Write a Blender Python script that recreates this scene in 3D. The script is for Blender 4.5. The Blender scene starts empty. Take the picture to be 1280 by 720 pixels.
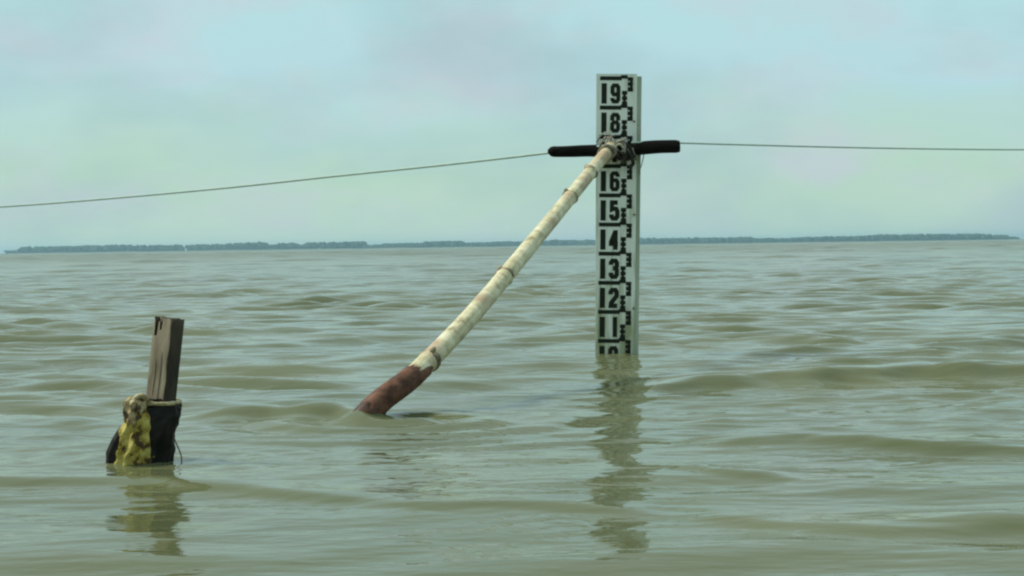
import bpy, math, random
import numpy as np
from mathutils import Vector, Matrix, noise

random.seed(7)
S = bpy.context.scene
C = S.collection
PI = math.pi

# ------------------------------------------------------------------ camera
CAM_H = 0.376
FPX = 1778.0                                   # focal length in photograph pixels (1280 wide)
pitch = math.atan(52.0/FPX)
roll = math.radians(0.806)
fwd = Vector((0, math.cos(pitch), -math.sin(pitch)))
upt = Vector((0, math.sin(pitch), math.cos(pitch)))
rgt = Vector((1, 0, 0))
R_ = rgt*math.cos(roll) - upt*math.sin(roll)
U_ = rgt*math.sin(roll) + upt*math.cos(roll)
cam_d = bpy.data.cameras.new('camera')
cam = bpy.data.objects.new('camera', cam_d); C.objects.link(cam)
cam_d.sensor_width = 36.0
cam_d.lens = FPX/1280*36.0
cam_d.clip_start = 0.05
cam_d.clip_end = 20000
cam.matrix_world = Matrix(((R_.x, U_.x, -fwd.x, 0), (R_.y, U_.y, -fwd.y, 0), (R_.z, U_.z, -fwd.z, CAM_H), (0, 0, 0, 1)))
S.camera = cam
CAMP = Vector((0, 0, CAM_H))

def at(px, py, Y):
    """world point at distance Y (metres along the world Y axis) on the sight line of a photo pixel"""
    d = fwd*FPX + R_*(px-640) - U_*(py-360)
    return CAMP + d*(Y/d.y)

# ------------------------------------------------------------------ world, sun, exposure
SUN_EL, SUN_AZ = math.radians(50), math.radians(-76)    # azimuth from +Y, clockwise: sun high on the left, behind the viewer
w = bpy.data.worlds.new('World'); S.world = w; w.use_nodes = True
nt = w.node_tree; N = nt.nodes; L = nt.links
for n in list(N): N.remove(n)
def nd(tree, typ, **kw):
    n = tree.nodes.new(typ)
    for k, v in kw.items(): setattr(n, k, v)
    return n
def lin(r, g, b):
    f = lambda c: (c/255/12.92) if c/255 <= .04045 else ((c/255+.055)/1.055)**2.4
    return (f(r), f(g), f(b), 1)
def ramp(tree, stops, interp='LINEAR'):
    n = tree.nodes.new('ShaderNodeValToRGB'); cr = n.color_ramp; cr.interpolation = interp
    while len(cr.elements) > 1: cr.elements.remove(cr.elements[-1])
    cr.elements[0].position = stops[0][0]; cr.elements[0].color = stops[0][1]
    for p, c in stops[1:]:
        e = cr.elements.new(p); e.color = c
    return n
out = nd(nt, 'ShaderNodeOutputWorld'); bg = nd(nt, 'ShaderNodeBackground')
bg.inputs['Strength'].default_value = 0.107
sky = nd(nt, 'ShaderNodeTexSky'); sky.sky_type = 'NISHITA'; sky.sun_disc = False
sky.sun_elevation = SUN_EL; sky.sun_rotation = SUN_AZ % (2*PI); sky.air_density = 1.5; sky.dust_density = 4
tc = nd(nt, 'ShaderNodeTexCoord'); sep = nd(nt, 'ShaderNodeSeparateXYZ'); L.new(tc.outputs['Generated'], sep.inputs[0])
# overcast veil: green-grey low down, paler blue higher up
veil = ramp(nt, [(0.0, lin(182,208,196)), (0.045, lin(174,207,188)), (0.085, lin(172,206,200)), (0.12, lin(172,208,214)), (0.18, lin(170,211,214)), (.30, lin(174,203,203)), (1.0, lin(174,196,194))])
mp = nd(nt, 'ShaderNodeMapping'); mp.inputs['Scale'].default_value = (1, 1, 2.2); L.new(tc.outputs['Generated'], mp.inputs[0])
wob = nd(nt, 'ShaderNodeTexNoise'); wob.inputs['Scale'].default_value = 9; wob.inputs['Detail'].default_value = 4; L.new(mp.outputs[0], wob.inputs['Vector'])
am = nd(nt, 'ShaderNodeMath', operation='MULTIPLY_ADD'); am.inputs[1].default_value = 0.10; L.new(wob.outputs['Fac'], am.inputs[0])
sb = nd(nt, 'ShaderNodeMath', operation='ADD'); sb.inputs[1].default_value = -0.05; L.new(sep.outputs['Z'], sb.inputs[0]); L.new(sb.outputs[0], am.inputs[2])
L.new(am.outputs[0], veil.inputs[0])
n1 = nd(nt, 'ShaderNodeTexNoise'); n1.inputs['Scale'].default_value = 7.5; n1.inputs['Detail'].default_value = 5; n1.inputs['Roughness'].default_value = .55; L.new(mp.outputs[0], n1.inputs['Vector'])
r1 = ramp(nt, [(.46, (0,0,0,1)), (.66, (1,1,1,1))]); L.new(n1.outputs['Fac'], r1.inputs[0])
mx1 = nd(nt, 'ShaderNodeMix', data_type='RGBA'); mx1.inputs['B'].default_value = lin(186,197,206)
mf = nd(nt, 'ShaderNodeMath', operation='MULTIPLY'); mf.inputs[1].default_value = .75; L.new(r1.outputs[0], mf.inputs[0])
L.new(mf.outputs[0], mx1.inputs['Factor']); L.new(veil.outputs[0], mx1.inputs['A'])
mo = nd(nt, 'ShaderNodeMapping'); mo.inputs['Location'].default_value = (3.1, 1.7, .4); mo.inputs['Scale'].default_value = (1, 1, 2.0); L.new(tc.outputs['Generated'], mo.inputs[0])
n2 = nd(nt, 'ShaderNodeTexNoise'); n2.inputs['Scale'].default_value = 6.5; n2.inputs['Detail'].default_value = 4; L.new(mo.outputs[0], n2.inputs['Vector'])
r2 = ramp(nt, [(.45, (0,0,0,1)), (.7, (1,1,1,1))]); L.new(n2.outputs['Fac'], r2.inputs[0])
mx2 = nd(nt, 'ShaderNodeMix', data_type='RGBA'); mx2.inputs['B'].default_value = lin(150,180,186)
mf2 = nd(nt, 'ShaderNodeMath', operation='MULTIPLY'); mf2.inputs[1].default_value = 0.55; L.new(r2.outputs[0], mf2.inputs[0])
L.new(mf2.outputs[0], mx2.inputs['Factor']); L.new(mx1.outputs['Result'], mx2.inputs['A'])
gain = nd(nt, 'ShaderNodeMix', data_type='RGBA', blend_type='MULTIPLY'); gain.inputs['Factor'].default_value = 1; gain.inputs['B'].default_value = (10,10,10,1)
L.new(mx2.outputs['Result'], gain.inputs['A'])
mxs = nd(nt, 'ShaderNodeMix', data_type='RGBA'); mxs.inputs['Factor'].default_value = 0.94
L.new(sky.outputs[0], mxs.inputs['A']); L.new(gain.outputs['Result'], mxs.inputs['B'])
L.new(mxs.outputs['Result'], bg.inputs['Color']); L.new(bg.outputs[0], out.inputs[0])

sd = bpy.data.lights.new('sun', 'SUN'); sd.energy = 3.4; sd.angle = math.radians(10); sd.color = (1, .95, .85)
so = bpy.data.objects.new('sun', sd); C.objects.link(so)
sdir = Vector((math.sin(SUN_AZ)*math.cos(SUN_EL), math.cos(SUN_AZ)*math.cos(SUN_EL), math.sin(SUN_EL)))
so.rotation_euler = sdir.to_track_quat('Z', 'Y').to_euler()

S.view_settings.view_transform = 'Standard'; S.view_settings.look = 'None'
S.view_settings.exposure = 0.13; S.view_settings.gamma = 1
S.cycles.filter_width = 2.3
S.cycles.max_bounces = 6

# ------------------------------------------------------------------ helpers
def tag(o, label=None, cat=None, group=None, kind=None):
    if label: o['label'] = label
    if cat: o['category'] = cat
    if group: o['group'] = group
    if kind: o['kind'] = kind
    return o
def link(name, me, parent=None, loc=None):
    o = bpy.data.objects.new(name, me); C.objects.link(o)
    if parent is not None: o.parent = parent
    if loc is not None: o.location = loc
    return o
def mesh(name, V, F, mat=None, smooth=False, uv=None):
    me = bpy.data.meshes.new(name); me.from_pydata([tuple(v) for v in V], [], F); me.update()
    if mat: me.materials.append(mat)
    if smooth: me.polygons.foreach_set('use_smooth', [True]*len(me.polygons))
    if uv is not None:
        ul = me.uv_layers.new(name='UVMap')
        for lp in me.loops: ul.data[lp.index].uv = uv[lp.vertex_index]
    return me
def rel(me, org):                                  # move the vertices so that the object's origin is org
    me.transform(Matrix.Translation(-Vector(org)))
    return me
def mat(name, color=(.5,.5,.5,1), rough=.7, **kw):
    m = bpy.data.materials.new(name); m.use_nodes = True
    p = m.node_tree.nodes['Principled BSDF']
    p.inputs['Base Color'].default_value = color; p.inputs['Roughness'].default_value = rough
    for k, v in kw.items(): p.inputs[k].default_value = v
    return m, m.node_tree, p
def noisy(name, c1, c2, scale, stretch=(1,1,1), rough=.8, bump=.3, bdist=.002, lo=.35, hi=.65, coord='Object', detail=5, third=None, spec=.3):
    m, t, p = mat(name, c1, rough)
    p.inputs['Specular IOR Level'].default_value = spec
    tcn = nd(t, 'ShaderNodeTexCoord'); mpn = nd(t, 'ShaderNodeMapping'); mpn.inputs['Scale'].default_value = stretch
    t.links.new(tcn.outputs[coord], mpn.inputs[0])
    nz = nd(t, 'ShaderNodeTexNoise'); nz.inputs['Scale'].default_value = scale; nz.inputs['Detail'].default_value = detail; nz.inputs['Roughness'].default_value = .6
    t.links.new(mpn.outputs[0], nz.inputs['Vector'])
    st = [(lo, c1), (hi, c2)]
    if third: st.append((min(.98, hi+.12), third))
    rp = ramp(t, st); t.links.new(nz.outputs['Fac'], rp.inputs[0]); t.links.new(rp.outputs[0], p.inputs['Base Color'])
    bp = nd(t, 'ShaderNodeBump'); bp.inputs['Strength'].default_value = bump; bp.inputs['Distance'].default_value = bdist
    t.links.new(nz.outputs['Fac'], bp.inputs['Height']); t.links.new(bp.outputs[0], p.inputs['Normal'])
    return m

def tube(pts, rad, seg=10, caps=True, wob=0.0, seed=0):
    """swept tube: pts list of Vectors, rad float or list; returns V, F, uv (u round, v metres along)"""
    n = len(pts); pts = [Vector(p) for p in pts]
    if not hasattr(rad, '__len__'): rad = [rad]*n
    V, F, UV = [], [], []
    T = []
    for i in range(n):
        a = pts[max(0, i-1)]; b = pts[min(n-1, i+1)]
        T.append((b-a).normalized())
    ref = Vector((0, 0, 1)) if abs(T[0].z) < .9 else Vector((1, 0, 0))
    nrm = (ref - T[0]*ref.dot(T[0])).normalized()
    s = 0
    for i in range(n):
        if i: s += (pts[i]-pts[i-1]).length
        nrm = (nrm - T[i]*nrm.dot(T[i])).normalized(); bn = T[i].cross(nrm)
        for k in range(seg):
            a = 2*PI*k/seg
            r = rad[i]
            if wob: r *= 1 + wob*noise.noise(Vector((math.cos(a)*1.3, math.sin(a)*1.3, s*12 + seed)))
            V.append(pts[i] + (nrm*math.cos(a) + bn*math.sin(a))*r); UV.append((k/seg, s))
    for i in range(n-1):
        for k in range(seg):
            k2 = (k+1) % seg
            F.append((i*seg+k, i*seg+k2, (i+1)*seg+k2, (i+1)*seg+k))
    if caps:
        V.append(pts[0]); UV.append((0, 0)); c0 = len(V)-1
        V.append(pts[-1]); UV.append((0, s)); c1 = len(V)-1
        for k in range(seg):
            k2 = (k+1) % seg
            F.append((c0, k2, k)); F.append((c1, (n-1)*seg+k, (n-1)*seg+k2))
    return V, F, UV
def smooth_path(pts, n):
    """Catmull-Rom through pts"""
    P = [Vector(p) for p in pts]; P = [P[0]*2-P[1]] + P + [P[-1]*2-P[-2]]
    outp = []
    m = len(P)-3
    for j in range(n):
        t = j/(n-1)*m; i = min(int(t), m-1); t -= i
        a, b, c, d = P[i:i+4]
        outp.append(.5*((2*b) + (c-a)*t + (2*a-5*b+4*c-d)*t*t + (3*b-a-3*c+d)*t**3))
    return outp
def merge(parts):
    V, F = [], []
    for v, f in parts:
        o = len(V); V += list(v); F += [tuple(i+o for i in q) for q in f]
    return V, F

# ------------------------------------------------------------------ water
GY = 4.885        # distance of the gauge
PY = 2.535        # distance of the wooden post
def perlin(x, y, seed):
    g = np.random.default_rng(seed); ang = g.uniform(0, 2*PI, (256, 256)).astype(np.float32)
    xi = np.floor(x).astype(int); yi = np.floor(y).astype(int); xf = x-xi; yf = y-yi
    u = xf*xf*xf*(xf*(xf*6-15)+10); v = yf*yf*yf*(yf*(yf*6-15)+10)
    def d(i, j):
        a = ang[(xi+i) & 255, (yi+j) & 255]; return np.cos(a)*(xf-i) + np.sin(a)*(yf-j)
    n0 = d(0, 0)*(1-u) + d(1, 0)*u; n1 = d(0, 1)*(1-u) + d(1, 1)*u
    return (n0*(1-v) + n1*v)*1.5
def build_water():
    rng = np.random.default_rng(11)
    rows = [-60, -25, -10, -4, -1.5, -.5, .2, .55, .8, 1.0]
    y = 1.0; 
    while y < 420: y *= 1.0045; rows.append(y)
    while y < 3400: y *= 1.022; rows.append(y)
    ys = np.array(rows)
    u = np.linspace(-1, 1, 520)
    ext = np.array([1.15, 1.5, 2.2, 4.0])
    u = np.concatenate([-ext[::-1], u, ext])
    half = np.where(ys < 1, 1.9, .9 + .62*np.abs(ys)); half = np.maximum(half, 1.5)
    X = half[:, None]*u[None, :]; Y = np.repeat(ys[:, None], len(u), 1)
    dy = np.gradient(ys)[:, None]; dx = half[:, None]*(2/519)
    Z = np.zeros_like(X)
    # wind waves running mostly towards the viewer
    def env(fx, fy, ph): return .5+.5*np.sin(X*fx+ph)*np.sin(Y*fy+ph*1.7)
    e1 = .35+.9*env(.9, .55, 1.0)*env(.37, .9, 2.2); e2 = .35+.9*env(2.1, 1.1, .3)*env(.8, 2.3, 3.1)
    comps = []
    for i in range(46):
        lam = 0.16*(1.6/0.16)**(i/45)*rng.uniform(.92, 1.08)
        th = rng.normal(0, .30) + .05
        slope = .0095 if lam < .45 else .0024 if lam < .9 else .0013
        comps.append((lam, th, slope*lam/1.0, rng.uniform(0, 6.28)))
    for i in range(14):
        lam = rng.uniform(1.4, 3.6); comps.append((lam, rng.normal(.1, .35), .0016*lam/1.6, rng.uniform(0, 6.28)))
    far = [(rng.uniform(3.5, 9), rng.normal(.1, .3), .016, rng.uniform(0, 6.28)) for i in range(10)]
    # gentle bending of the crests
    WX = X + .10*np.sin(Y*1.9+X*.7) + .06*np.sin(Y*4.3-X*1.3+1)
    WY = Y + .09*np.sin(X*2.3+Y*.6) + .05*np.sin(X*5.1+1.3+Y*.9) + .12*np.sin(X*.8+2)
    for lam, th, a, ph in comps:
        k = 2*PI/lam; kx, ky = k*math.sin(th), k*math.cos(th)
        fade = np.clip((lam*abs(math.cos(th))/(dy*3.2)) - .6, 0, 1)*np.clip(lam/(abs(math.sin(th))+.12)/(dx*3.2) - .6, 0, 1)
        e = e1 if lam > .5 else e2
        near = np.clip((Y-1.2)/3.5, .38, 1.3) if lam > .35 else np.clip((Y-1.4)/3.5, .40, 1.5)
        sn = np.sin(kx*WX + ky*WY + ph)
        if lam > .3: sn = 2*((1+sn)/2)**1.6 - .85
        Z += a*fade*e*near*sn
    for lam, th, a, ph in far:
        k = 2*PI/lam; fade = np.clip(lam/(dy*3.2) - .6, 0, 1)*np.clip((Y-15)/50, 0, 1)
        Z += a*fade*np.sin(k*math.sin(th)*WX + k*math.cos(th)*WY + ph)
    # short steep wavelets: scattered little crests, long across and narrow in depth
    amp = .55 + .45*np.clip(perlin(X*.35+9, Y*.22+4, 77)*2, -1, 1)
    for cx_, cy_, h, thr, sd_, y_in in ((.13, .045, .0075, .05, 1, 1.9), (.26, .075, .021, .12, 2, 3.0), (.46, .12, .036, .16, 3, 4.5), (.75, .19, .042, .18, 4, 7), (1.3, .36, .062, .18, 5, 14), (2.6, .9, .14, .16, 6, 35), (5.5, 2.2, .26, .12, 7, 90)):
        rot = .05*math.sin(sd_*2.3)
        xx = (X + rot*Y)/cx_; yy = (Y - rot*X)/cy_
        nn = perlin(xx + .35*np.sin(yy*.37), yy + .5*np.sin(xx*.6+sd_), 100+sd_)
        fade = np.clip(cy_/(dy*1.6) - .8, 0, 1)*np.clip(cx_/(dx*1.6) - .8, 0, 1)*np.clip((Y-y_in*.5)/(y_in), 0, 1)
        Z += h*amp*fade*(np.clip(nn-thr, 0, 1)**1.1 + .10*nn)
    Z *= (np.abs(u) <= 1.0)[None, :]
    for px, py, yy_, rr_ in ((463, 524, 3.12, .5), (190, 578, PY, .4), (770, 443, GY, .4)):
        q = at(px, py, yy_); Z *= 1 - .75*np.exp(-(((X-q.x)/rr_)**2 + ((Y-q.y)/(rr_*.8))**2))
    Z *= np.where(Y < 1, np.clip((Y+.5)/1.5, 0, 1), 1)
    # single crests that the photograph shows: (px0,py0)-(px1,py1) along a line on the water, height, half width
    def ridge(pp, h, wd, skew=.55):
        nonlocal Z
        pts = []
        for px, py in pp:
            d = fwd*FPX + R_*(px-640) - U_*(py-360); q = CAMP + d*(-CAM_H/d.z); pts.append((q.x, q.y))
        xs = np.array([p[0] for p in pts]); yy = np.array([p[1] for p in pts])
        yc = np.interp(X, xs, yy) + .012*np.sin(X*13) + .008*np.sin(X*29+1)
        L0 = xs[0]; L1 = xs[-1]; ln = (L1-L0)*.16
        e = np.clip((X-L0+ln)/(2*ln), 0, 1)*np.clip((L1+ln-X)/(2*ln), 0, 1); e = e*e*(3-2*e)
        t = (Y-yc)
        wdt = np.where(t < 0, wd*skew, wd*1.7)
        Z += 1.5*h*e*(.88+.12*np.sin(X*5+yy[0]*9))*np.exp(-(t/wdt)**2)
    ridge([(810, 488), (930, 482), (1050, 477), (1160, 474), (1400, 471)], .027, .080)
    ridge([(880, 556), (1000, 552), (1120, 560), (1340, 566)], .008, .06)
    ridge([(760, 590), (860, 590), (980, 600)], .006, .05)
    ridge([(250, 523), (340, 521), (420, 524), (455, 528)], .016, .06)
    ridge([(-120, 612), (60, 604), (200, 600), (330, 620), (480, 632)], .008, .06)
    ridge([(480, 636), (600, 632), (700, 640), (800, 646)], .006, .05)
    ridge([(900, 650), (1100, 668), (1340, 660)], .007, .055)
    ridge([(-60, 545), (60, 550), (150, 548)], .006, .05)
    q = at(463, 524, 3.12); Z += .009*np.exp(-(((X-q.x+.03)/.30)**2 + ((Y-q.y)/.16)**2))
    # wavelets thrown off by the pole, the post and the gauge
    def rings(cx, cy, amp, lam, ext_, sx=1.0):
        nonlocal Z
        r = np.sqrt(((X-cx)*sx)**2 + (Y-cy)**2)
        Z += amp*np.exp(-r/ext_)*np.sin(2*PI*r/lam + np.arctan2(Y-cy, X-cx)*1.3 + 1.2)*np.clip(r/.03, 0, 1)*(Y > .5)
    p = at(463, 524, 3.12); rings(p.x+.08, p.y-.04, .0075, .10, .24, .6)
    p = at(190, 578, PY); rings(p.x, p.y, .0034, .07, .15, .7)
    p = at(770, 443, GY); rings(p.x, p.y, .0045, .11, .2, .7)
    nr, nc = X.shape
    co = np.stack([X, Y, Z], -1).reshape(-1, 3).astype(np.float32)
    i = np.arange(nr-1)[:, None]*nc + np.arange(nc-1)[None, :]
    q = np.stack([i, i+1, i+nc+1, i+nc], -1).reshape(-1, 4)
    me = bpy.data.meshes.new('water')
    me.vertices.add(len(co)); me.vertices.foreach_set('co', co.ravel())
    me.loops.add(q.size); me.loops.foreach_set('vertex_index', q.ravel().astype(np.int32))
    me.polygons.add(len(q)); me.polygons.foreach_set('loop_start', (np.arange(len(q))*4).astype(np.int32))
    me.polygons.foreach_set('use_smooth', np.ones(len(q), bool))
    me.update(calc_edges=True)
    m, t, pb = mat('muddy_water', (.19, .215, .105, 1), .06, IOR=1.33)
    tcn = nd(t, 'ShaderNodeTexCoord')
    # silt clouds
    mpa = nd(t, 'ShaderNodeMapping'); mpa.inputs['Scale'].default_value = (.5, 1.1, 1); t.links.new(tcn.outputs['Object'], mpa.inputs[0])
    nz = nd(t, 'ShaderNodeTexNoise'); nz.inputs['Scale'].default_value = 1.4; nz.inputs['Detail'].default_value = 4; t.links.new(mpa.outputs[0], nz.inputs['Vector'])
    rp = ramp(t, [(.35, WATER_A), (.65, WATER_B)]); t.links.new(nz.outputs['Fac'], rp.inputs[0]); t.links.new(rp.outputs[0], pb.inputs['Base Color'])
    # fine ripples
    mpb = nd(t, 'ShaderNodeMapping'); mpb.inputs['Scale'].default_value = (.42, 1, 1); mpb.inputs['Rotation'].default_value = (0, 0, .06); t.links.new(tcn.outputs['Object'], mpb.inputs[0])
    b1 = nd(t, 'ShaderNodeTexNoise'); b1.inputs['Scale'].default_value = 9; b1.inputs['Detail'].default_value = 4; b1.inputs['Roughness'].default_value = .5; t.links.new(mpb.outputs[0], b1.inputs['Vector'])
    b2 = nd(t, 'ShaderNodeTexNoise'); b2.inputs['Scale'].default_value = 2.2; b2.inputs['Detail'].default_value = 4; t.links.new(mpb.outputs[0], b2.inputs['Vector'])
    u1 = nd(t, 'ShaderNodeBump'); u1.inputs['Strength'].default_value = .8; u1.inputs['Distance'].default_value = .011; t.links.new(b1.outputs['Fac'], u1.inputs['Height'])
    u2 = nd(t, 'ShaderNodeBump'); u2.inputs['Strength'].default_value = .8; u2.inputs['Distance'].default_value = .05; t.links.new(b2.outputs['Fac'], u2.inputs['Height']); t.links.new(u1.outputs[0], u2.inputs['Normal'])
    t.links.new(u2.outputs[0], pb.inputs['Normal'])
    # waves too small to tell apart far out: rougher water with distance from the bank
    sp = nd(t, 'ShaderNodeSeparateXYZ'); t.links.new(tcn.outputs['Object'], sp.inputs[0])
    mr = nd(t, 'ShaderNodeMapRange'); mr.inputs['From Min'].default_value = 6; mr.inputs['From Max'].default_value = 80; mr.inputs['To Min'].default_value = .06; mr.inputs['To Max'].default_value = .26
    t.links.new(sp.outputs['Y'], mr.inputs['Value']); t.links.new(mr.outputs[0], pb.inputs['Roughness'])
    me.materials.append(m)
    tag(link('water', me), kind='structure')
WATER_A = (.086, .100, .046, 1); WATER_B = (.120, .132, .066, 1)
build_water()

# ------------------------------------------------------------------ far shore and its tree line
SH = 1400.0
def build_shore():
    # (photo x from, to, height of the trees in pixels above the water line)
    segs = [(6, 26, 4.5), (26, 100, 9), (100, 158, 9.5), (158, 164, 7.5), (164, 222, 9), (222, 230, 6.8), (230, 284, 8.5), (284, 330, 10.5), (330, 348, 7), (348, 368, 9.5), (368, 382, 6.5),
            (382, 456, 9.5), (456, 480, 5.5), (480, 530, 7), (530, 580, 8.5), (580, 616, 6.5), (616, 690, 7), (690, 740, 8), (740, 800, 7.5), (800, 858, 9), (858, 945, 8.5), (945, 990, 6.5),
            (990, 1030, 7), (1030, 1100, 7.8), (1100, 1170, 9), (1170, 1240, 8.8), (1240, 1262, 6.5), (1262, 1276, 4)]
    rnd = random.Random(5)
    parts = []
    ico = []
    t = (1+5**.5)/2
    base = [Vector(v).normalized() for v in ((-1,t,0),(1,t,0),(-1,-t,0),(1,-t,0),(0,-1,t),(0,1,t),(0,-1,-t),(0,1,-t),(t,0,-1),(t,0,1),(-t,0,-1),(-t,0,1))]
    fac = [(0,11,5),(0,5,1),(0,1,7),(0,7,10),(0,10,11),(1,5,9),(5,11,4),(11,10,2),(10,7,6),(7,1,8),(3,9,4),(3,4,2),(3,2,6),(3,6,8),(3,8,9),(4,9,5),(2,4,11),(6,2,10),(8,6,7),(9,8,1)]
    def blob(c, rx, ry, rz):
        V = []
        for b in base:
            k = rnd.uniform(.75, 1.2); V.append(Vector((c.x+b.x*rx*k, c.y+b.y*ry*k, c.z+b.z*rz*k)))
        parts.append((V, fac))
    mpp = SH/FPX
    for x0, x1, h in segs:
        n = max(3, int((x1-x0)*1.1))
        for k in range(n):
            x = (x0 + (x1-x0)*(k+rnd.random())/n - 640)*mpp
            top = h*mpp*(1.03+.13*noise.noise(Vector((x*.035, 1, 1))))*rnd.uniform(.84, 1.06)
            yb = SH + rnd.uniform(0, 30)
            rz = top*rnd.uniform(.3, .45)
            blob(Vector((x, yb, top-rz)), rnd.uniform(1.6, 3.4), 3, rz)                 # crown
            if rnd.random() < .8: blob(Vector((x+rnd.uniform(-2, 2), yb-2, top*.35)), rnd.uniform(2, 4), 3, top*.42)   # undergrowth
    V, F = merge(parts)
    m = noisy('far_foliage', (.02, .05, .035, 1), (.045, .085, .055, 1), .12, rough=.9, bump=0)
    o = link('far_woods', rel(mesh('far_woods', V, F, m), (0, SH, 0)), loc=(0, SH, 0))
    tag(o, 'low blue-green line of woods on the far shore along the horizon', 'trees', kind='stuff')
    # the low bank they stand on
    V, F = [], []
    n = 160
    for i in range(n+1):
        x = (4 + (1280-4)*i/n - 640)*mpp
        e = math.sin(PI*i/n)**.25
        hh = (.5 + .5*noise.noise(Vector((x*.03, 0, 0))))*1.0*e + .35
        yo = 8*noise.noise(Vector((x*.01, 3, 0)))
        for yy, zz in ((SH-16+yo, -.6), (SH-12+yo, .25*e), (SH-5+yo, hh), (SH+40, hh*1.1), (SH+60, -.6)): V.append((x, yy, zz))
    for i in range(n):
        for k in range(4): F.append((i*5+k, (i+1)*5+k, (i+1)*5+k+1, i*5+k+1))
    F.append((0, 1, 2, 3, 4)); F.append(tuple(n*5+k for k in (4, 3, 2, 1, 0)))
    m = noisy('shore_earth', (.12, .13, .08, 1), (.07, .10, .05, 1), .08, rough=.95, bump=0)
    o = link('far_shore', rel(mesh('far_shore', V, F, m), (0, SH, 0)), loc=(0, SH, 0)); tag(o, kind='structure')
build_shore()

# haze between here and the far shore
def build_haze():
    x, y0, y1, z0, z1 = 9500, -80, 3500, -2.0, 10.5
    V = [(-x,y0,z0),(x,y0,z0),(x,y1,z0),(-x,y1,z0),(-x,y0,z1),(x,y0,z1),(x,y1,z1),(-x,y1,z1)]
    F = [(0,3,2,1),(4,5,6,7),(0,1,5,4),(1,2,6,5),(2,3,7,6),(3,0,4,7)]
    m = bpy.data.materials.new('haze_air'); m.use_nodes = True; t = m.node_tree
    for n in list(t.nodes): t.nodes.remove(n)
    o_ = nd(t, 'ShaderNodeOutputMaterial'); v = nd(t, 'ShaderNodeVolumePrincipled')
    v.inputs['Color'].default_value = (.50, .82, .94, 1); v.inputs['Density'].default_value = .00042; v.inputs['Anisotropy'].default_value = .2
    t.links.new(v.outputs[0], o_.inputs['Volume'])
    o = link('haze', mesh('haze', V, F, m)); tag(o, kind='stuff', label='thin pale blue haze lying over the open water', cat='haze')
build_haze()

# ------------------------------------------------------------------ the gauge board
M_plate = noisy('enamel_white', (.72, .77, .68, 1), (.84, .87, .80, 1), 9, (1, 1, .6), rough=.45, bump=.15, bdist=.001, lo=.3, hi=.7)
M_black = noisy('enamel_black', (.012, .016, .010, 1), (.022, .027, .016, 1), 30, spec=.12, rough=.6, bump=.1)
M_board = noisy('weathered_board', (.30, .36, .27, 1), (.42, .48, .38, 1), 12, (2, 2, .25), rough=.85, bump=.5)
M_bolt = noisy('rusty_bolt', (.10, .06, .035, 1), (.2, .12, .07, 1), 60, rough=.7, bump=.3)

t_ = M_plate.node_tree; p_ = t_.nodes['Principled BSDF']; src = p_.inputs['Base Color'].links[0].from_socket
tcn = nd(t_, 'ShaderNodeTexCoord'); mp_ = nd(t_, 'ShaderNodeMapping'); mp_.inputs['Scale'].default_value = (3, 3, .35); t_.links.new(tcn.outputs['Object'], mp_.inputs[0])
nz_ = nd(t_, 'ShaderNodeTexNoise'); nz_.inputs['Scale'].default_value = 16; nz_.inputs['Detail'].default_value = 6; t_.links.new(mp_.outputs[0], nz_.inputs['Vector'])
sp_ = nd(t_, 'ShaderNodeSeparateXYZ'); t_.links.new(tcn.outputs['Object'], sp_.inputs[0])
mr_ = nd(t_, 'ShaderNodeMapRange'); mr_.inputs['From Min'].default_value = .0; mr_.inputs['From Max'].default_value = .42; mr_.inputs['To Min'].default_value = .24; mr_.inputs['To Max'].default_value = 0; t_.links.new(sp_.outputs['Z'], mr_.inputs['Value'])
ad_ = nd(t_, 'ShaderNodeMath', operation='ADD'); t_.links.new(nz_.outputs['Fac'], ad_.inputs[0]); t_.links.new(mr_.outputs[0], ad_.inputs[1])
rp_ = ramp(t_, [(.52, (0,0,0,1)), (.80, (1,1,1,1))]); t_.links.new(ad_.outputs[0], rp_.inputs[0])
mx_ = nd(t_, 'ShaderNodeMix', data_type='RGBA'); mx_.inputs['B'].default_value = (.30, .34, .19, 1); t_.links.new(rp_.outputs[0], mx_.inputs['Factor']); t_.links.new(src, mx_.inputs['A']); t_.links.new(mx_.outputs['Result'], p_.inputs['Base Color'])
pxm = GY/FPX                                    # metres per photo pixel at the gauge
gp0 = at(770.0, 443, GY); gp1 = at(773.0, 98, GY)
ax_z = (gp1-gp0).normalized(); ax_x = Vector((1, 0, 0)); ax_x = (ax_x-ax_z*ax_x.dot(ax_z)).normalized(); ax_y = ax_z.cross(ax_x).normalized()
g_root = bpy.data.objects.new('water_level_gauge', None); C.objects.link(g_root)
g_root.matrix_world = Matrix(((ax_x.x, ax_y.x, ax_z.x, gp0.x), (ax_x.y, ax_y.y, ax_z.y, gp0.y), (ax_x.z, ax_y.z, ax_z.z, gp0.z), (0, 0, 0, 1)))
g_root.empty_display_size = .1
tag(g_root, 'tall white water level gauge board with black numbers standing upright in the water', 'water gauge')
def gbox(pts_front, y0, y1):
    """prism: outline in the x-z plane of the gauge, from y0 (front) to y1"""
    n = len(pts_front)
    V = [(x, y0, z) for x, z in pts_front] + [(x, y1, z) for x, z in pts_front]
    F = [tuple(range(n)), tuple(range(2*n-1, n-1, -1))] + [(i, i+n, (i+1) % n+n, (i+1) % n) for i in range(n)]
    return V, F
# local coordinates: x = 0 on the line photo x 770 (water) to 773 (top); z = 0 at the water
zc = lambda py: (443-py)*pxm
xc = lambda px, py: (px - (770.0 + 3.0*(443-py)/345))*pxm
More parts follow.
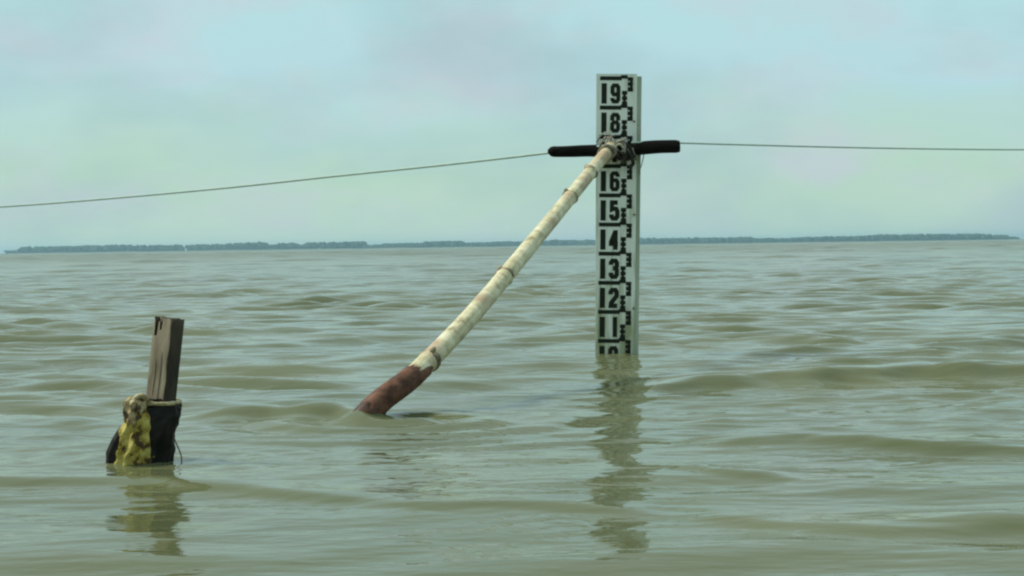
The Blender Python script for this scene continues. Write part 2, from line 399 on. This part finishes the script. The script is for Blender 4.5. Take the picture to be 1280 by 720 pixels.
# backing board (slightly wider than the plate, tapering towards the water)
V, F = gbox([(xc(745.6, 443)-.004, -.55), (xc(799.0, 443)-.004, -.55), (xc(798.2, 443), 0), (xc(802.3, 95), zc(95.5)), (xc(746, 95), zc(95)), (xc(745.2, 443), 0)], .004, .030)
o = link('backing_board', mesh('backing_board', V, F, M_board), g_root)
bv = o.modifiers.new('bevel', 'BEVEL'); bv.width = .002; bv.segments = 2
V, F = gbox([(xc(744.6, 443), -.30), (xc(793.5, 443), -.30), (xc(796.4, 93), zc(93)), (xc(745.4, 93), zc(93))], 0, .0035)
plate = link('face_plate', mesh('face_plate', V, F, M_plate), g_root)

def strip(path, wd, closed=False):
    """mitred flat stroke in x-z"""
    P = [Vector(p) for p in path]; n = len(P); Lf, Rt = [], []
    for i in range(n):
        if closed: a, b = P[i-1], P[(i+1) % n]
        else: a, b = P[max(i-1, 0)], P[min(i+1, n-1)]
        d1 = (P[i]-a).normalized() if (P[i]-a).length > 0 else None
        d2 = (b-P[i]).normalized() if (b-P[i]).length > 0 else None
        if d1 is None: d1 = d2
        if d2 is None: d2 = d1
        n1 = Vector((-d1.y, d1.x)); n2 = Vector((-d2.y, d2.x)); m_ = n1+n2
        if m_.length < 1e-4: m_ = n1
        m_.normalize(); k = min(1.6, 1/max(.3, m_.dot(n1)))
        Lf.append(P[i]+m_*wd/2*k); Rt.append(P[i]-m_*wd/2*k)
    return Lf, Rt
def raise_strip(path, wd, y, th, closed=False):
    Lf, Rt = strip(path, wd, closed); n = len(Lf)
    V = [(p.x, y-th, p.y) for p in Lf] + [(p.x, y-th, p.y) for p in Rt] + [(p.x, y, p.y) for p in Lf] + [(p.x, y, p.y) for p in Rt]
    F = []
    for i in range(n if closed else n-1):
        j = (i+1) % n
        F += [(i, j, n+j, n+i), (2*n+i, 2*n+j, j, i), (n+i, n+j, 3*n+j, 3*n+i)]
    if not closed: F += [(0, n, 3*n, 2*n), (n-1, 3*n-1+0, 4*n-1, 2*n-1)] if False else [(0, n, 3*n, 2*n), (n-1, 2*n-1, 4*n-1, 3*n-1)]
    return V, F
ring_ = lambda y0, y1: [(0.22, y0), (.78, y0), (1, y0+.12), (1, y1-.12), (.78, y1), (.22, y1), (0, y1-.12), (0, y0+.12)]
G6 = [(1, .78), (1, .88), (.78, 1), (.22, 1), (0, .88), (0, .12), (.22, 0), (.78, 0), (1, .12), (1, .44), (.78, .56), (.30, .56)]
DIG = {
 '0': [(ring_(0, 1), True)],
 '1': [([(.5, -.14), (.5, 1.14)], False)],
 '2': [([(0, .72), (0, .88), (.22, 1), (.78, 1), (1, .88), (1, .62), (.08, .18), (.02, 0), (1.12, 0)], False)],
 '3': [([(0, .75), (0, .88), (.22, 1), (.78, 1), (1, .88), (1, .64), (.78, .53), (.3, .53)], False), ([(.82, .53), (1, .42), (1, .12), (.78, 0), (.22, 0), (0, .12), (0, .26)], False)],
 '4': [([(.72, -.14), (.72, 1.1)], False), ([(.66, .98), (0, .36), (0, .24), (1.15, .24)], False)],
 '5': [([(1.05, 1), (.08, 1), (.03, .55), (.4, .62), (.8, .6), (1, .46), (1, .12), (.78, 0), (.22, 0), (0, .12), (0, .26)], False)],
 '6': [(G6, False)],
 '7': [([(-.05, 1), (1, 1), (.9, .75), (.45, .3), (.42, -.14)], False)],
 '8': [(ring_(0, .52), True), ([(0, .64), (0, .88), (.22, 1), (.78, 1), (1, .88), (1, .64)], False)],
 '9': [([(1-a, 1-b) for a, b in G6], False)],
}
SW = 6.1*pxm                                     # stroke width
DH = (25.5-5.7)*pxm                                # digit height between stroke centres
def number_mesh(txt):
    parts = []
    for ch, x0, wdt in ((txt[0], -17.6*pxm, 0), (txt[1], -7.2*pxm, 7.3*pxm)):
        for si, (path, cl) in enumerate(DIG[ch]):
            if ch == '1': q = [((x0 + (wdt*.75 if wdt else 0)), b*DH) for a, b in path]
            else: q = [(x0 + a*wdt, b*DH) for a, b in path]
            parts.append(raise_strip(q, SW*(.84 if ch in '0689' and wdt else .93 if wdt else 1.08), 0, .0009 + .00012*si, cl))
    V, F = merge(parts)
    return mesh('number', V, F, M_black)
def box3(x0, x1, z0, z1, th):
    V = [(x0,-th,z0),(x1,-th,z0),(x1,-th,z1),(x0,-th,z1),(x0,0,z0),(x1,0,z0),(x1,0,z1),(x0,0,z1)]
    return V, [(0,1,2,3),(4,0,3,7),(1,5,6,2),(3,2,6,7),(4,5,1,0)]
cm = 3.64*pxm
def scale_mesh():
    pr = []
    xa0, xa1 = 11.6*pxm, 18.4*pxm; xb0, xb1 = 4.6*pxm, 11.2*pxm
    for a, b in ((-.4, .9), (1.25, 2.6), (2.95, 4.5)):
        pr.append(box3(xa0, xa1, -b*cm, -a*cm, .0009))
    pr.append(box3(xa1-1.1*cm, xa1-.15*cm, -2.96*cm, -.89*cm, .0006))
    for a, b in ((4.25, 5.6), (6.1, 7.4), (7.85, 9.2)):
        pr.append(box3(xb0, xb1, -b*cm, -a*cm, .0010))
    pr.append(box3(xb0+.4*cm, xb0+1.3*cm, -7.86*cm, -5.59*cm, .0006))
    V, F = merge(pr)
    return mesh('graduation_marks', V, F, M_black)
def line_mesh():
    x0, x1 = -22.8*pxm, 4.2*pxm; h = .68*cm
    V, F = box3(x0, x1, -h, h, .0011)
    # the line's end kicks up to meet the marks
    V2, F2 = box3(x1-.3*cm, x1+2.0*cm, -.1*cm, 1.1*cm, .0013)
    V, F = merge([(V, F), (V2, F2)])
    return mesh('graduation_line', V, F, M_black)
sm, lm = scale_mesh(), line_mesh()
for i, nval in enumerate(range(19, 9, -1)):
    yl = 98.6 + 36.4*i                            # photo row of the line above this number
    lx = xc(770 + 3.0*(443-yl)/345, yl) - 0*pxm - .2*pxm
    link('graduation_line', lm, plate, (0, 0, zc(yl)))
    link('graduation_marks', sm, plate, (0, 0, zc(yl)))
    nm = link('number', number_mesh(str(nval)), plate, (0, 0, zc(yl+8.9) - DH))
    nm['label'] = 'black number %d' % nval
# bolts that hold the plate to the board
for px_, py_ in ((792.5, 152), (792.8, 268), (792.0, 385)):
    V, F, _ = tube([Vector((xc(px_, py_), -.004, zc(py_))), Vector((xc(px_, py_), .002, zc(py_)))], .0036, 10)
    link('bolt', mesh('bolt', V, F, M_bolt), g_root)
def gw(x, y, z): return g_root.matrix_world @ Vector((x, y, z))

# ------------------------------------------------------------------ crossbar
M_bar = noisy('dark_stick', (.004, .004, .003, 1), (.012, .010, .008, 1), 35, (.3, 1, 1), spec=.08, rough=.85, bump=.6, bdist=.002)  # near-black colour over the whole stick
BYc = GY-.033
bpts = smooth_path([at(684.5, 189.0, BYc), at(715, 189, BYc), at(748, 188.5, BYc), at(775, 187.8, BYc), at(810, 184.8, BYc), at(849.5, 182.8, BYc)], 40)
rad = []
for i in range(40):
    t_ = i/39; r = (6.8 + 1.7*t_)*pxm
    if t_ < .05: r *= math.sqrt(max(.08, 1-(1-t_/.05)**2))
    if i == 39: r *= .86
    rad.append(r)
V, F, uv = tube(bpts, rad, 16, wob=.16)
ctr = bpts[20]
o = link('crossbar', rel(mesh('crossbar', V, F, M_bar, True), ctr), loc=ctr)
tag(o, 'short dark horizontal stick tied across the white gauge board', 'stick')

# ------------------------------------------------------------------ bamboo pole
def bamboo_mat():
    m, t, p = mat('bamboo_skin', (.6, .55, .35, 1), .5)
    uvn = nd(t, 'ShaderNodeUVMap'); sp = nd(t, 'ShaderNodeSeparateXYZ'); t.links.new(uvn.outputs[0], sp.inputs[0])
    tcn = nd(t, 'ShaderNodeTexCoord')
    nz = nd(t, 'ShaderNodeTexNoise'); nz.inputs['Scale'].default_value = 24; nz.inputs['Detail'].default_value = 7; nz.inputs['Roughness'].default_value = .7; t.links.new(tcn.outputs['Object'], nz.inputs['Vector'])
    c1 = ramp(t, [(.32, (.26, .22, .12, 1)), (.43, (.54, .48, .28, 1)), (.56, (.74, .69, .46, 1)), (.68, (.82, .80, .66, 1))]); t.links.new(nz.outputs['Fac'], c1.inputs[0])
    # pinkish brown stains
    nb = nd(t, 'ShaderNodeTexNoise'); nb.inputs['Scale'].default_value = 6.5; nb.inputs['Detail'].default_value = 5; t.links.new(tcn.outputs['Object'], nb.inputs['Vector'])
    rb = ramp(t, [(.52, (0,0,0,1)), (.64, (1,1,1,1))]); t.links.new(nb.outputs['Fac'], rb.inputs[0])
    mf_ = nd(t, 'ShaderNodeMath', operation='MULTIPLY'); mf_.inputs[1].default_value = .7; t.links.new(rb.outputs[0], mf_.inputs[0])
    mxb = nd(t, 'ShaderNodeMix', data_type='RGBA'); mxb.inputs['B'].default_value = (.42, .27, .17, 1); t.links.new(mf_.outputs[0], mxb.inputs['Factor']); t.links.new(c1.outputs[0], mxb.inputs['A'])
    # grain fibres along the culm
    mg = nd(t, 'ShaderNodeMapping'); mg.inputs['Scale'].default_value = (60, 3, 1); t.links.new(uvn.outputs[0], mg.inputs[0])
    ng = nd(t, 'ShaderNodeTexNoise'); ng.inputs['Scale'].default_value = 1; ng.inputs['Detail'].default_value = 3; t.links.new(mg.outputs[0], ng.inputs['Vector'])
    rg = ramp(t, [(.35, (.72,.70,.62,1)), (.6, (1,1,1,1))]); t.links.new(ng.outputs['Fac'], rg.inputs[0])
    mxg = nd(t, 'ShaderNodeMix', data_type='RGBA', blend_type='MULTIPLY'); mxg.inputs['Factor'].default_value = .8; t.links.new(mxb.outputs['Result'], mxg.inputs['A']); t.links.new(rg.outputs[0], mxg.inputs['B'])
    t.links.new(mxg.outputs['Result'], p.inputs['Base Color'])
    bp = nd(t, 'ShaderNodeBump'); bp.inputs['Strength'].default_value = .4; bp.inputs['Distance'].default_value = .002; t.links.new(ng.outputs['Fac'], bp.inputs['Height']); t.links.new(bp.outputs[0], p.inputs['Normal'])
    return m
M_bam = bamboo_mat()
M_node = noisy('bamboo_node', (.035, .028, .015, 1), (.42, .36, .22, 1), 22, rough=.7, bump=.5)
M_wet = noisy('wet_brown_husk', (.055, .022, .012, 1), (.19, .085, .048, 1), 26, (1, 1, 1), rough=.65, bump=.9, bdist=.005, lo=.35, hi=.6, spec=.25)
M_tip = noisy('soaked_bamboo', (.035, .018, .012, 1), (.10, .05, .032, 1), 26, rough=.5, bump=.6, spec=.2)
# way points along the pole: photo x, y and distance
by0, by1 = 3.10, GY-.085
# depth runs linearly with height above the water along the pole
def bam_pt(px, py, t): return at(px, py, by0 + (by1-by0)*t)
# image fraction s -> depth fraction t (perspective-correct)
def tfrac(s): return s*by0/(by1 - s*(by1-by0))*1.0 if False else (s*by0)/(by0*s + by1*(1-s))
way = [(457, 520), (517, 469), (588, 396), (672, 296), (738, 215.5), (763.5, 184.5)]
wp = [at(x, y, Y) for (x, y), Y in zip(way, (3.10, 3.22, 3.54, 4.06, 4.60, GY-.085))]
below = wp[0] + Vector((-.20, -.14, -.24))
path = smooth_path([below] + wp, 150)
bam_org = wp[0]
bam_root = bpy.data.objects.new('bamboo_pole', None); C.objects.link(bam_root); bam_root.location = bam_org; bam_root.empty_display_size = .1
tag(bam_root, 'pale bamboo pole leaning from the water up to the gauge board', 'pole')
node_pts = [at(537, 451, 3.29), at(632, 346, 3.80), at(711, 248, 4.38), wp[4]]
def nearest(p): return min(range(len(path)), key=lambda i: (path[i]-p).length)
nidx = [nearest(p) for p in node_pts]
def brad(i): return .0252 - .0047*i/149
# the culm, cut just short of the top
rad = []
for i in range(150):
    r = brad(i)
    for k in nidx:
        d = abs(i-k)
        if d == 0: r *= 1.05
    rad.append(r)
V, F, uv = tube(path, rad, 24, wob=.03)
o = link('culm', rel(mesh('culm', V, F, M_bam, True, uv), bam_org), bam_root)
# node rings
for j, k in enumerate(nidx):
    T = (path[k+1]-path[k-1]).normalized(); r = brad(k)
    pts = [path[k] + T*d for d in (-.010, -.006, -.002, .002, .005, .009)]
    rr = [r*1.005, r*1.08, r*1.17, r*1.14, r*1.04, r*1.0]
    nv, nf, _ = tube(pts, rr, 24, wob=.22, seed=j*3)
    n_o = link('node_ring', rel(mesh('node_ring', nv, nf, M_node, True), bam_org), bam_root)
    # broken-off twig stump at the node
    sd_ = Vector((-.62, -.55, .5)) if j != 0 else Vector((.1, -.75, .6))
    sd_ = (sd_ - T*sd_.dot(T)).normalized()
    a = path[k] + sd_*r*.9; b = path[k] + sd_*(r*1.18) + T*.006; c_ = path[k] + sd_*(r*1.27) + T*.010
    nv, nf, _ = tube([a, b, c_], [.008, .0065, .004], 8, wob=.2, seed=j)
    link('twig_stump', rel(mesh('twig_stump', nv, nf, M_node, True), bam_org), bam_root)
# brown wet husk round the foot: its upper edge is ragged, high on the underside
def husk(i_lo, i_hi, mtl, thick, name, edge):
    seg = 40; Vh, Fh = [], []
    rows = 26
    upv = Vector((0, 0, 1))
    for q in range(rows):
        for k in range(seg):
            a = 2*PI*k/seg
            hi = i_hi + edge(a)
            fi = i_lo + (hi-i_lo)*q/(rows-1)
            i0 = int(fi); f = fi-i0; p0 = path[i0].lerp(path[i0+1], f)
            T0 = (path[min(i0+3, 149)]-path[max(i0-2, 0)]).normalized(); n_ = (upv-T0*upv.dot(T0)).normalized(); b_ = T0.cross(n_)
            r = brad(fi)*(1+thick) if q < rows-1 else brad(fi)*.99
            r *= 1 + .03*noise.noise(Vector((math.cos(a)*2, math.sin(a)*2, fi*.25)))
            Vh.append(p0 + (n_*math.cos(a)+b_*math.sin(a))*r)
    for q in range(rows-1):
        for k in range(seg):
            k2 = (k+1) % seg; Fh.append((q*seg+k, q*seg+k2, (q+1)*seg+k2, (q+1)*seg+k))
    link(name, rel(mesh(name, Vh, Fh, mtl, True), bam_org), bam_root)
k0 = nidx[0]
fr_ = lambda a: .5+.5*math.cos(a)
husk(0, k0-1.0, M_wet, .12, 'husk', lambda a: -(5.5*fr_(a)**1.6) - 4.5*abs(noise.noise(Vector((math.cos(a)*3, math.sin(a)*3, 1)))))
kb = nearest(wp[0])
husk(0, kb+2.8, M_tip, .16, 'soaked_foot', lambda a: 3.0*noise.noise(Vector((math.cos(a)*2.5, math.sin(a)*2.5, 5))))

# ------------------------------------------------------------------ lashing at the crossing
M_twine = noisy('pale_twine', (.06, .055, .04, 1), (.46, .43, .34, 1), 50, rough=.9, bump=.6)
M_wire = noisy('dull_cable', (.34, .46, .40, 1), (.42, .54, .48, 1), 30, rough=.7, bump=.2)
lash = bpy.data.objects.new('twine_lashing', None); C.objects.link(lash); lc = at(770, 187, BYc); lash.location = lc; lash.empty_display_size = .05
tag(lash, 'pale twine knot binding the dark stick and bamboo pole to the gauge', 'lashing')
rnd = random.Random(3)
zl = zc(187)
def turn(x0, x1, zt, zb, yf, yb, r, tilt=0.0):
    """a turn of twine round stick, pole head and board"""
    pts = []
    n = 28
    for i in range(n+1):
        a = 2*PI*i/n
        x = x0 + (x1-x0)*(.5-.5*math.cos(a/2)) + tilt*math.sin(a)
        y = (yf+yb)/2 + (yf-yb)/2*math.cos(a)*1.0
        sg = math.copysign(abs(math.sin(a))**.6, math.sin(a))
        z = zl + (zt if sg > 0 else zb)*abs(sg)
        pts.append(gw(x, y, z) + Vector((rnd.uniform(-1, 1), rnd.uniform(-1, 1), rnd.uniform(-1, 1)))*.0008)
    v, f, _ = tube(pts, r, 7, wob=.15, seed=x0*50)
    link('twine_turn', rel(mesh('twine_turn', v, f, M_twine, True), lc), lash)
for x0, x1, zt, zb, tl in ((-24, -14, 15, -13, 8), (-18, -8, 16, -12, 6), (-10, -2, 14, -14, -3), (-4, 5, 15, -13, -7), (3, 11, 14, -15, 5), (10, 16, 12, -12, -8), (-14, 14, 17, -17, 4)):
    turn(x0*pxm, x1*pxm, zt*pxm, zb*pxm, -.062, .036, .0034, tl*pxm)
# short turns that go over the pole head only, drawn diagonally
T = (path[-1]-path[-6]).normalized()
for j, bk in enumerate((5, 7, 9)):
    c_ = path[-bk]; n_ = Vector((0, -1, 0)); n_ = (n_-T*n_.dot(T)).normalized(); b_ = T.cross(n_)
    pts = [c_ + (n_*math.cos(a)+b_*math.sin(a))*.0245 + T*(.012*math.sin(a+j)) for a in [2*PI*i/24 for i in range(25)]]
    v, f, _ = tube(pts, .0034, 7, wob=.15, seed=j); link('twine_turn', rel(mesh('twine_turn', v, f, M_twine if j < 2 else M_node, True), lc), lash)
M_cord = noisy('dark_cord', (.012, .011, .008, 1), (.04, .035, .026, 1), 70, rough=.9, bump=.6)
for j, pp in enumerate(([(-4, 8), (3, 3), (8, -6), (2, -14)], [(2, 9), (9, 4), (15, -4), (10, -15)], [(-10, -6), (0, -12), (10, -13), (20, -9)], [(4, 0), (12, -8), (17, -18), (12, -24)], [(-2, -4), (6, -10), (4, -20)])):
    pts = smooth_path([gw(a*pxm, -.058-.006*j+.004*abs(i-1.5), zl+b*pxm) for i, (a, b) in enumerate(pp)], 24)
    v, f, _ = tube(pts, .0062, 8, wob=.3, seed=j); link('cord', rel(mesh('cord', v, f, M_cord, True), lc), lash)
# knot
v, f, _ = tube(smooth_path([gw(-6*pxm, -.066, zl+4*pxm), gw(1*pxm, -.075, zl+9*pxm), gw(7*pxm, -.071, zl+2*pxm), gw(2*pxm, -.078, zl-5*pxm), gw(-5*pxm, -.073, zl), gw(1*pxm, -.082, zl+4*pxm), gw(9*pxm, -.07, zl-7*pxm)], 40), .0045, 8, wob=.2)
link('knot', rel(mesh('knot', v, f, M_twine, True), lc), lash)
# loose ends
for pp, r in (([(12, 2), (24, 0), (31, -4), (30.5, -14), (28, -24), (27, -30)], .0017), ([(-8, 12), (-16, 20), (-22, 16), (-27, 8)], .0022), ([(22, 10), (27, 22), (24, 30)], .0013)):
    pts = smooth_path([gw(a*pxm, -.05+.01*i, zl+b*pxm) for i, (a, b) in enumerate(pp)], 24)
    v, f, _ = tube(pts, r, 6); link('loose_end', rel(mesh('loose_end', v, f, M_twine, True), lc), lash)

# ------------------------------------------------------------------ cables
def cable(name, pts, r, label):
    P = smooth_path(pts, 60)
    v, f, _ = tube(P, r, 8)
    o = link(name, rel(mesh(name, v, f, M_wire, True), P[0]), loc=P[0]); tag(o, label, 'cable')
cable('cable', [at(757, 182, GY-.06), at(690, 190.5, GY+.05), at(560, 205.5, GY+.35), at(420, 220, GY+.7), at(280, 235, GY+1.0), at(120, 249.5, GY+1.4), at(0, 258.5, GY+1.7), at(-160, 268, GY+2.1), at(-500, 282, GY+3.0)], .0044,
      'thin grey cable sloping down to the left from the tied stick')
cable('cable', [at(790, 178, GY-.06), at(850, 178.8, GY+.05), at(930, 181, GY+.2), at(1060, 184.3, GY+.45), at(1180, 186.3, GY+.7), at(1290, 187, GY+.9), at(1500, 186, GY+1.3), at(1800, 180, GY+2.0)], .0030,
      'thin grey cable running level to the right from the tied stick')

# ------------------------------------------------------------------ wooden post
M_wood = noisy('weathered_wood', (.19, .145, .095, 1), (.54, .44, .31, 1), 30, (1.4, 1.4, .25), rough=.85, bump=.7, bdist=.004, lo=.3, hi=.7)
M_endg_shade = noisy('end_grain_and_shade', (.03, .025, .018, 1), (.07, .055, .04, 1), 60, rough=.9, bump=.5)
pm = PY/FPX
top = at(211.5, 396, PY); bot = at(192, 578, PY)
pz = (top-bot).normalized()
phi = math.radians(-24)
fx = Vector((math.cos(phi), math.sin(phi), 0)); fx = (fx-pz*fx.dot(pz)).normalized(); fy = pz.cross(fx).normalized()    # fx along the front face (to the right and away), fy inwards
PM = Matrix(((fx.x, fy.x, pz.x, bot.x), (fx.y, fy.y, pz.y, bot.y), (fx.z, fy.z, pz.z, bot.z), (0, 0, 0, 1)))
PL = (top-bot).length
post = bpy.data.objects.new('wooden_post', None); C.objects.link(post); post.matrix_world = PM; post.empty_display_size = .05
tag(post, 'short leaning squared wooden post with a notch cut in its top', 'post')
wx = .0212; dyp = .0150
def outline(notch):
    z1 = PL
    o_ = [(-wx, -.45), (wx, -.45), (wx, z1-.008), (wx*.55, z1-.001), (wx*.25, z1-.003)]
    if notch: o_ += [(0.04*wx, z1-.001), (-.06*wx, z1-.010), (-.10*wx, z1-.022), (-.28*wx, z1-.026), (-.34*wx, z1-.010), (-.46*wx, z1-.009), (-.54*wx, z1-.034), (-.80*wx, z1-.036), (-.84*wx, z1-.008)]
    else: o_ += [(-.35*wx, z1-.006)]
    o_ += [(-wx*.96, z1-.002)]
    return o_
import bmesh
def prism(out_, y0, y1, cap_back=True):
    n = len(out_)
    V = [(x, y0, z) for x, z in out_] + [(x, y1, z) for x, z in out_]
    F = [tuple(range(n))] + ([tuple(range(2*n-1, n-1, -1))] if cap_back else []) + [(i, i+n, (i+1) % n+n, (i+1) % n) for i in range(n)]
    return V, F
V, F = merge([prism(outline(True), -dyp, 0, False), prism(outline(False), .0006, dyp)])
me = mesh('timber', V, F, M_wood); me.materials.append(M_endg_shade)
bm = bmesh.new(); bm.from_mesh(me); bmesh.ops.triangulate(bm, faces=[f for f in bm.faces if len(f.verts) > 4]); bm.to_mesh(me); bm.free()
for p in me.polygons:  # end grain on top; notch walls and back painted dark as recess shade
    if p.normal.z > .3 or (p.center.z > PL-.038 and abs(p.normal.y) < .5 and abs(p.center.x) < wx*.9) or (p.center.z > PL-.04 and abs(p.center.y-.0006) < .0004) : p.material_index = 1
link('timber', me, post)
# shade of the post's right-hand side, put in as a dark strip
M_side_shade = noisy('side_shade', (.03, .026, .018, 1), (.075, .06, .042, 1), 40, (1, 1, .25), rough=.95, bump=.8, bdist=.004)
Vb, Fb = [], []
nz_ = 40
for i in range(nz_+1):
    z = -.30 + (PL-.002+.30)*i/nz_
    j = .0022*noise.noise(Vector((z*40, 2, 0))); j2 = .003*noise.noise(Vector((z*30, 7, 0)))
    for x, y in ((wx-.003+j2, -dyp-.0012), (wx+.001, -dyp-.002), (wx+.0045+j, -dyp*.6), (wx+.005+j, .0), (wx+.0045+j, dyp*.7), (wx, dyp+.002)): Vb.append((x, y, z))
for i in range(nz_):
    for k in range(5): Fb.append((i*6+k, i*6+k+1, i*6+k+7, i*6+k+6))
Fb.append(tuple(nz_*6+k for k in range(6))); 
link('shaded_side', mesh('shaded_side', Vb, Fb, M_side_shade, True), post)
# split lines
for x_, z0, z1 in ((-.3*wx, .12, .185), (.25*wx, .08, .20)):
    pts = [Vector((x_ + .0006*math.sin(z*90), -dyp-.0001, z)) for z in np.linspace(z0, z1, 10)]
    v, f, _ = tube(pts, [.0002]+[.0007]*8+[.0002], 5); link('split', mesh('split', v, f, M_endg_shade), post)

# ------------------------------------------------------------------ cloths on the post
def loft(rows, depth, seg, fold, seed, a0=0, a1=2*PI, ctr_y=PY, extra=None):
    """rows: (photo y, left x, right x); closed or partial surface of elliptical rings with folds"""
    V, F = [], []
    closed = abs(a1-a0-2*PI) < 1e-6
    nr = len(rows)
    cols = seg if closed else seg+1
    rr = []
    nsub = 6
    for i in range((nr-1)*nsub+1):
        f = i/nsub; a = min(int(f), nr-2); f -= a
        rr.append([rows[a][k]*(1-f)+rows[a+1][k]*f for k in range(4 if len(rows[0]) > 3 else 3)])
    for i, row in enumerate(rr):
        py, xl, xr = row[:3]; dp = row[3] if len(row) > 3 else depth
        cpos = at((xl+xr)/2, py, ctr_y); hw = (xr-xl)/2*pm
        for k in range(cols):
            a = a0+(a1-a0)*k/seg
            s = 1 + fold*(noise.noise(Vector((math.cos(a)*2.2, math.sin(a)*2.2, i*.12+seed))) + .6*noise.noise(Vector((math.cos(a)*5.5+seed, math.sin(a)*5.5, i*.22))) + .55*(1-2*abs(math.sin(a*4.5+i*.10+seed+noise.noise(Vector((i*.2, a, seed)))))))
            V.append(cpos + Vector((math.cos(a)*hw*s, math.sin(a)*dp*s, 0)))
    n = len(rr)
    for i in range(n-1):
        for k in range(cols if closed else cols-1):
            k2 = (k+1) % cols; F.append((i*cols+k, (i+1)*cols+k, (i+1)*cols+k2, i*cols+k2))
    return V, F
M_bag = noisy('black_plastic', (.006, .006, .005, 1), (.016, .013, .010, 1), 30, spec=.18, rough=.5, bump=.5, bdist=.004)
M_yel = noisy('yellow_cloth', (.07, .04, .014, 1), (.34, .26, .045, 1), 42, (1, 1, 1.3), rough=.8, bump=.9, bdist=.006, lo=.40, hi=.47, third=(.50, .43, .12, 1))
M_cream = noisy('cream_strap', (.22, .17, .08, 1), (.56, .49, .29, 1), 45, rough=.85, bump=.5)
brows = [(497, 181, 218, .023), (501, 179, 220, .025), (508, 173, 225, .032), (518, 165, 226, .036), (530, 160, 223.5, .038), (545, 154, 219, .039), (565, 148, 216, .039), (585, 146, 213.5, .038), (640, 144, 211, .038)]
V, F = loft(brows, .03, 72, .085, 1.3)
c_ = at(190, 545, PY)
bag = link('black_bag', rel(mesh('black_bag', V, F, M_bag, True), c_), loc=c_); tag(bag, 'black plastic bag wrapped round the foot of the wooden post', 'bag')
# its bulging lower left corner
V, F = loft([(526, 157, 163, .004), (536, 148, 163, .011), (550, 139, 160, .017), (564, 133, 158, .020), (578, 133, 158, .020), (600, 136, 160, .018), (640, 140, 160, .015)], .02, 40, .08, 4.1, ctr_y=PY-.01)
link('bag_corner', rel(mesh('bag_corner', V, F, M_bag, True), c_), bag)
# yellow cloth, front left
V, F = loft([(498, 163, 184, .020), (503, 160, 187, .026), (512, 159, 189, .029), (524, 157, 194, .033), (538, 153, 197, .035), (552, 150, 198, .037), (566, 146, 197, .037), (578, 145, 196, .036), (605, 148, 195, .034)], .03, 54, .17, 7.7, a0=PI*.98, a1=PI*2.02, ctr_y=PY-.016)
ye = link('yellow_cloth', rel(mesh('yellow_cloth', V, F, M_yel, True), c_), loc=c_)
sol = ye.modifiers.new('thickness', 'SOLIDIFY'); sol.thickness = .0015
tag(ye, 'crumpled yellow cloth hanging on the front of the post over the black bag', 'cloth')
# its faded upper fold, brownish cream
M_fad = noisy('faded_cloth', (.07, .045, .025, 1), (.40, .30, .15, 1), 55, rough=.85, bump=.8, bdist=.005, lo=.42, hi=.55, third=(.55, .48, .30, 1))
V, F = loft([(495, 163, 180, .018), (500, 157, 184, .026), (508, 156, 186, .031), (517, 156, 187, .033), (525, 157, 185, .034), (531, 160, 181, .031)], .03, 44, .15, 3.3, a0=PI*.99, a1=PI*2.0, ctr_y=PY-.0175)
fo = link('upper_fold', rel(mesh('upper_fold', V, F, M_fad, True), c_), ye); sol = fo.modifiers.new('thickness', 'SOLIDIFY'); sol.thickness = .0015
# cream strap tied round the top of the bundle
pts = []
for i in range(37):
    a = 2*PI*i/36
    p = at(198 + 24.5*math.cos(a), 501 + 1.2*math.cos(a) - 1.5*math.sin(a), PY) + Vector((0, math.sin(a)*.031, 0)); pts.append(p)
v, f, _ = tube(pts, [.0040+.0022*noise.noise(Vector((i*.45, 0, 0))) for i in range(37)], 9, wob=.5)
c2 = at(198, 501, PY)
st = link('cream_strap', rel(mesh('cream_strap', v, f, M_cream, True), c2), loc=c2); tag(st, 'twisted cream strip tied round the post above the black bag', 'strap')
# crumpled knot at its left
v, f, _ = tube(smooth_path([at(186, 500, PY-.034), at(176, 494, PY-.036), at(166, 500, PY-.034), at(160, 508, PY-.03), at(168, 512, PY-.037), at(180, 505, PY-.037), at(172, 520, PY-.04)], 36), [.0045+.002*abs(noise.noise(Vector((i*.4, 3, 0)))) for i in range(36)], 9, wob=.35)
link('knot', rel(mesh('knot', v, f, M_cream, True), c2), st)
# string hanging at the right
pts = smooth_path([at(216, 536, PY-.01), at(218, 548, PY-.012), at(222, 558, PY-.012), at(226, 568, PY-.01), at(227, 578, PY-.01), at(226, 600, PY-.01)], 20)
v, f, _ = tube(pts, .0012, 6); c3 = pts[0]
o = link('loose_string', rel(mesh('loose_string', v, f, M_bolt, True), c3), loc=c3); tag(o, 'thin dark string hanging from the black bag into the water', 'string')
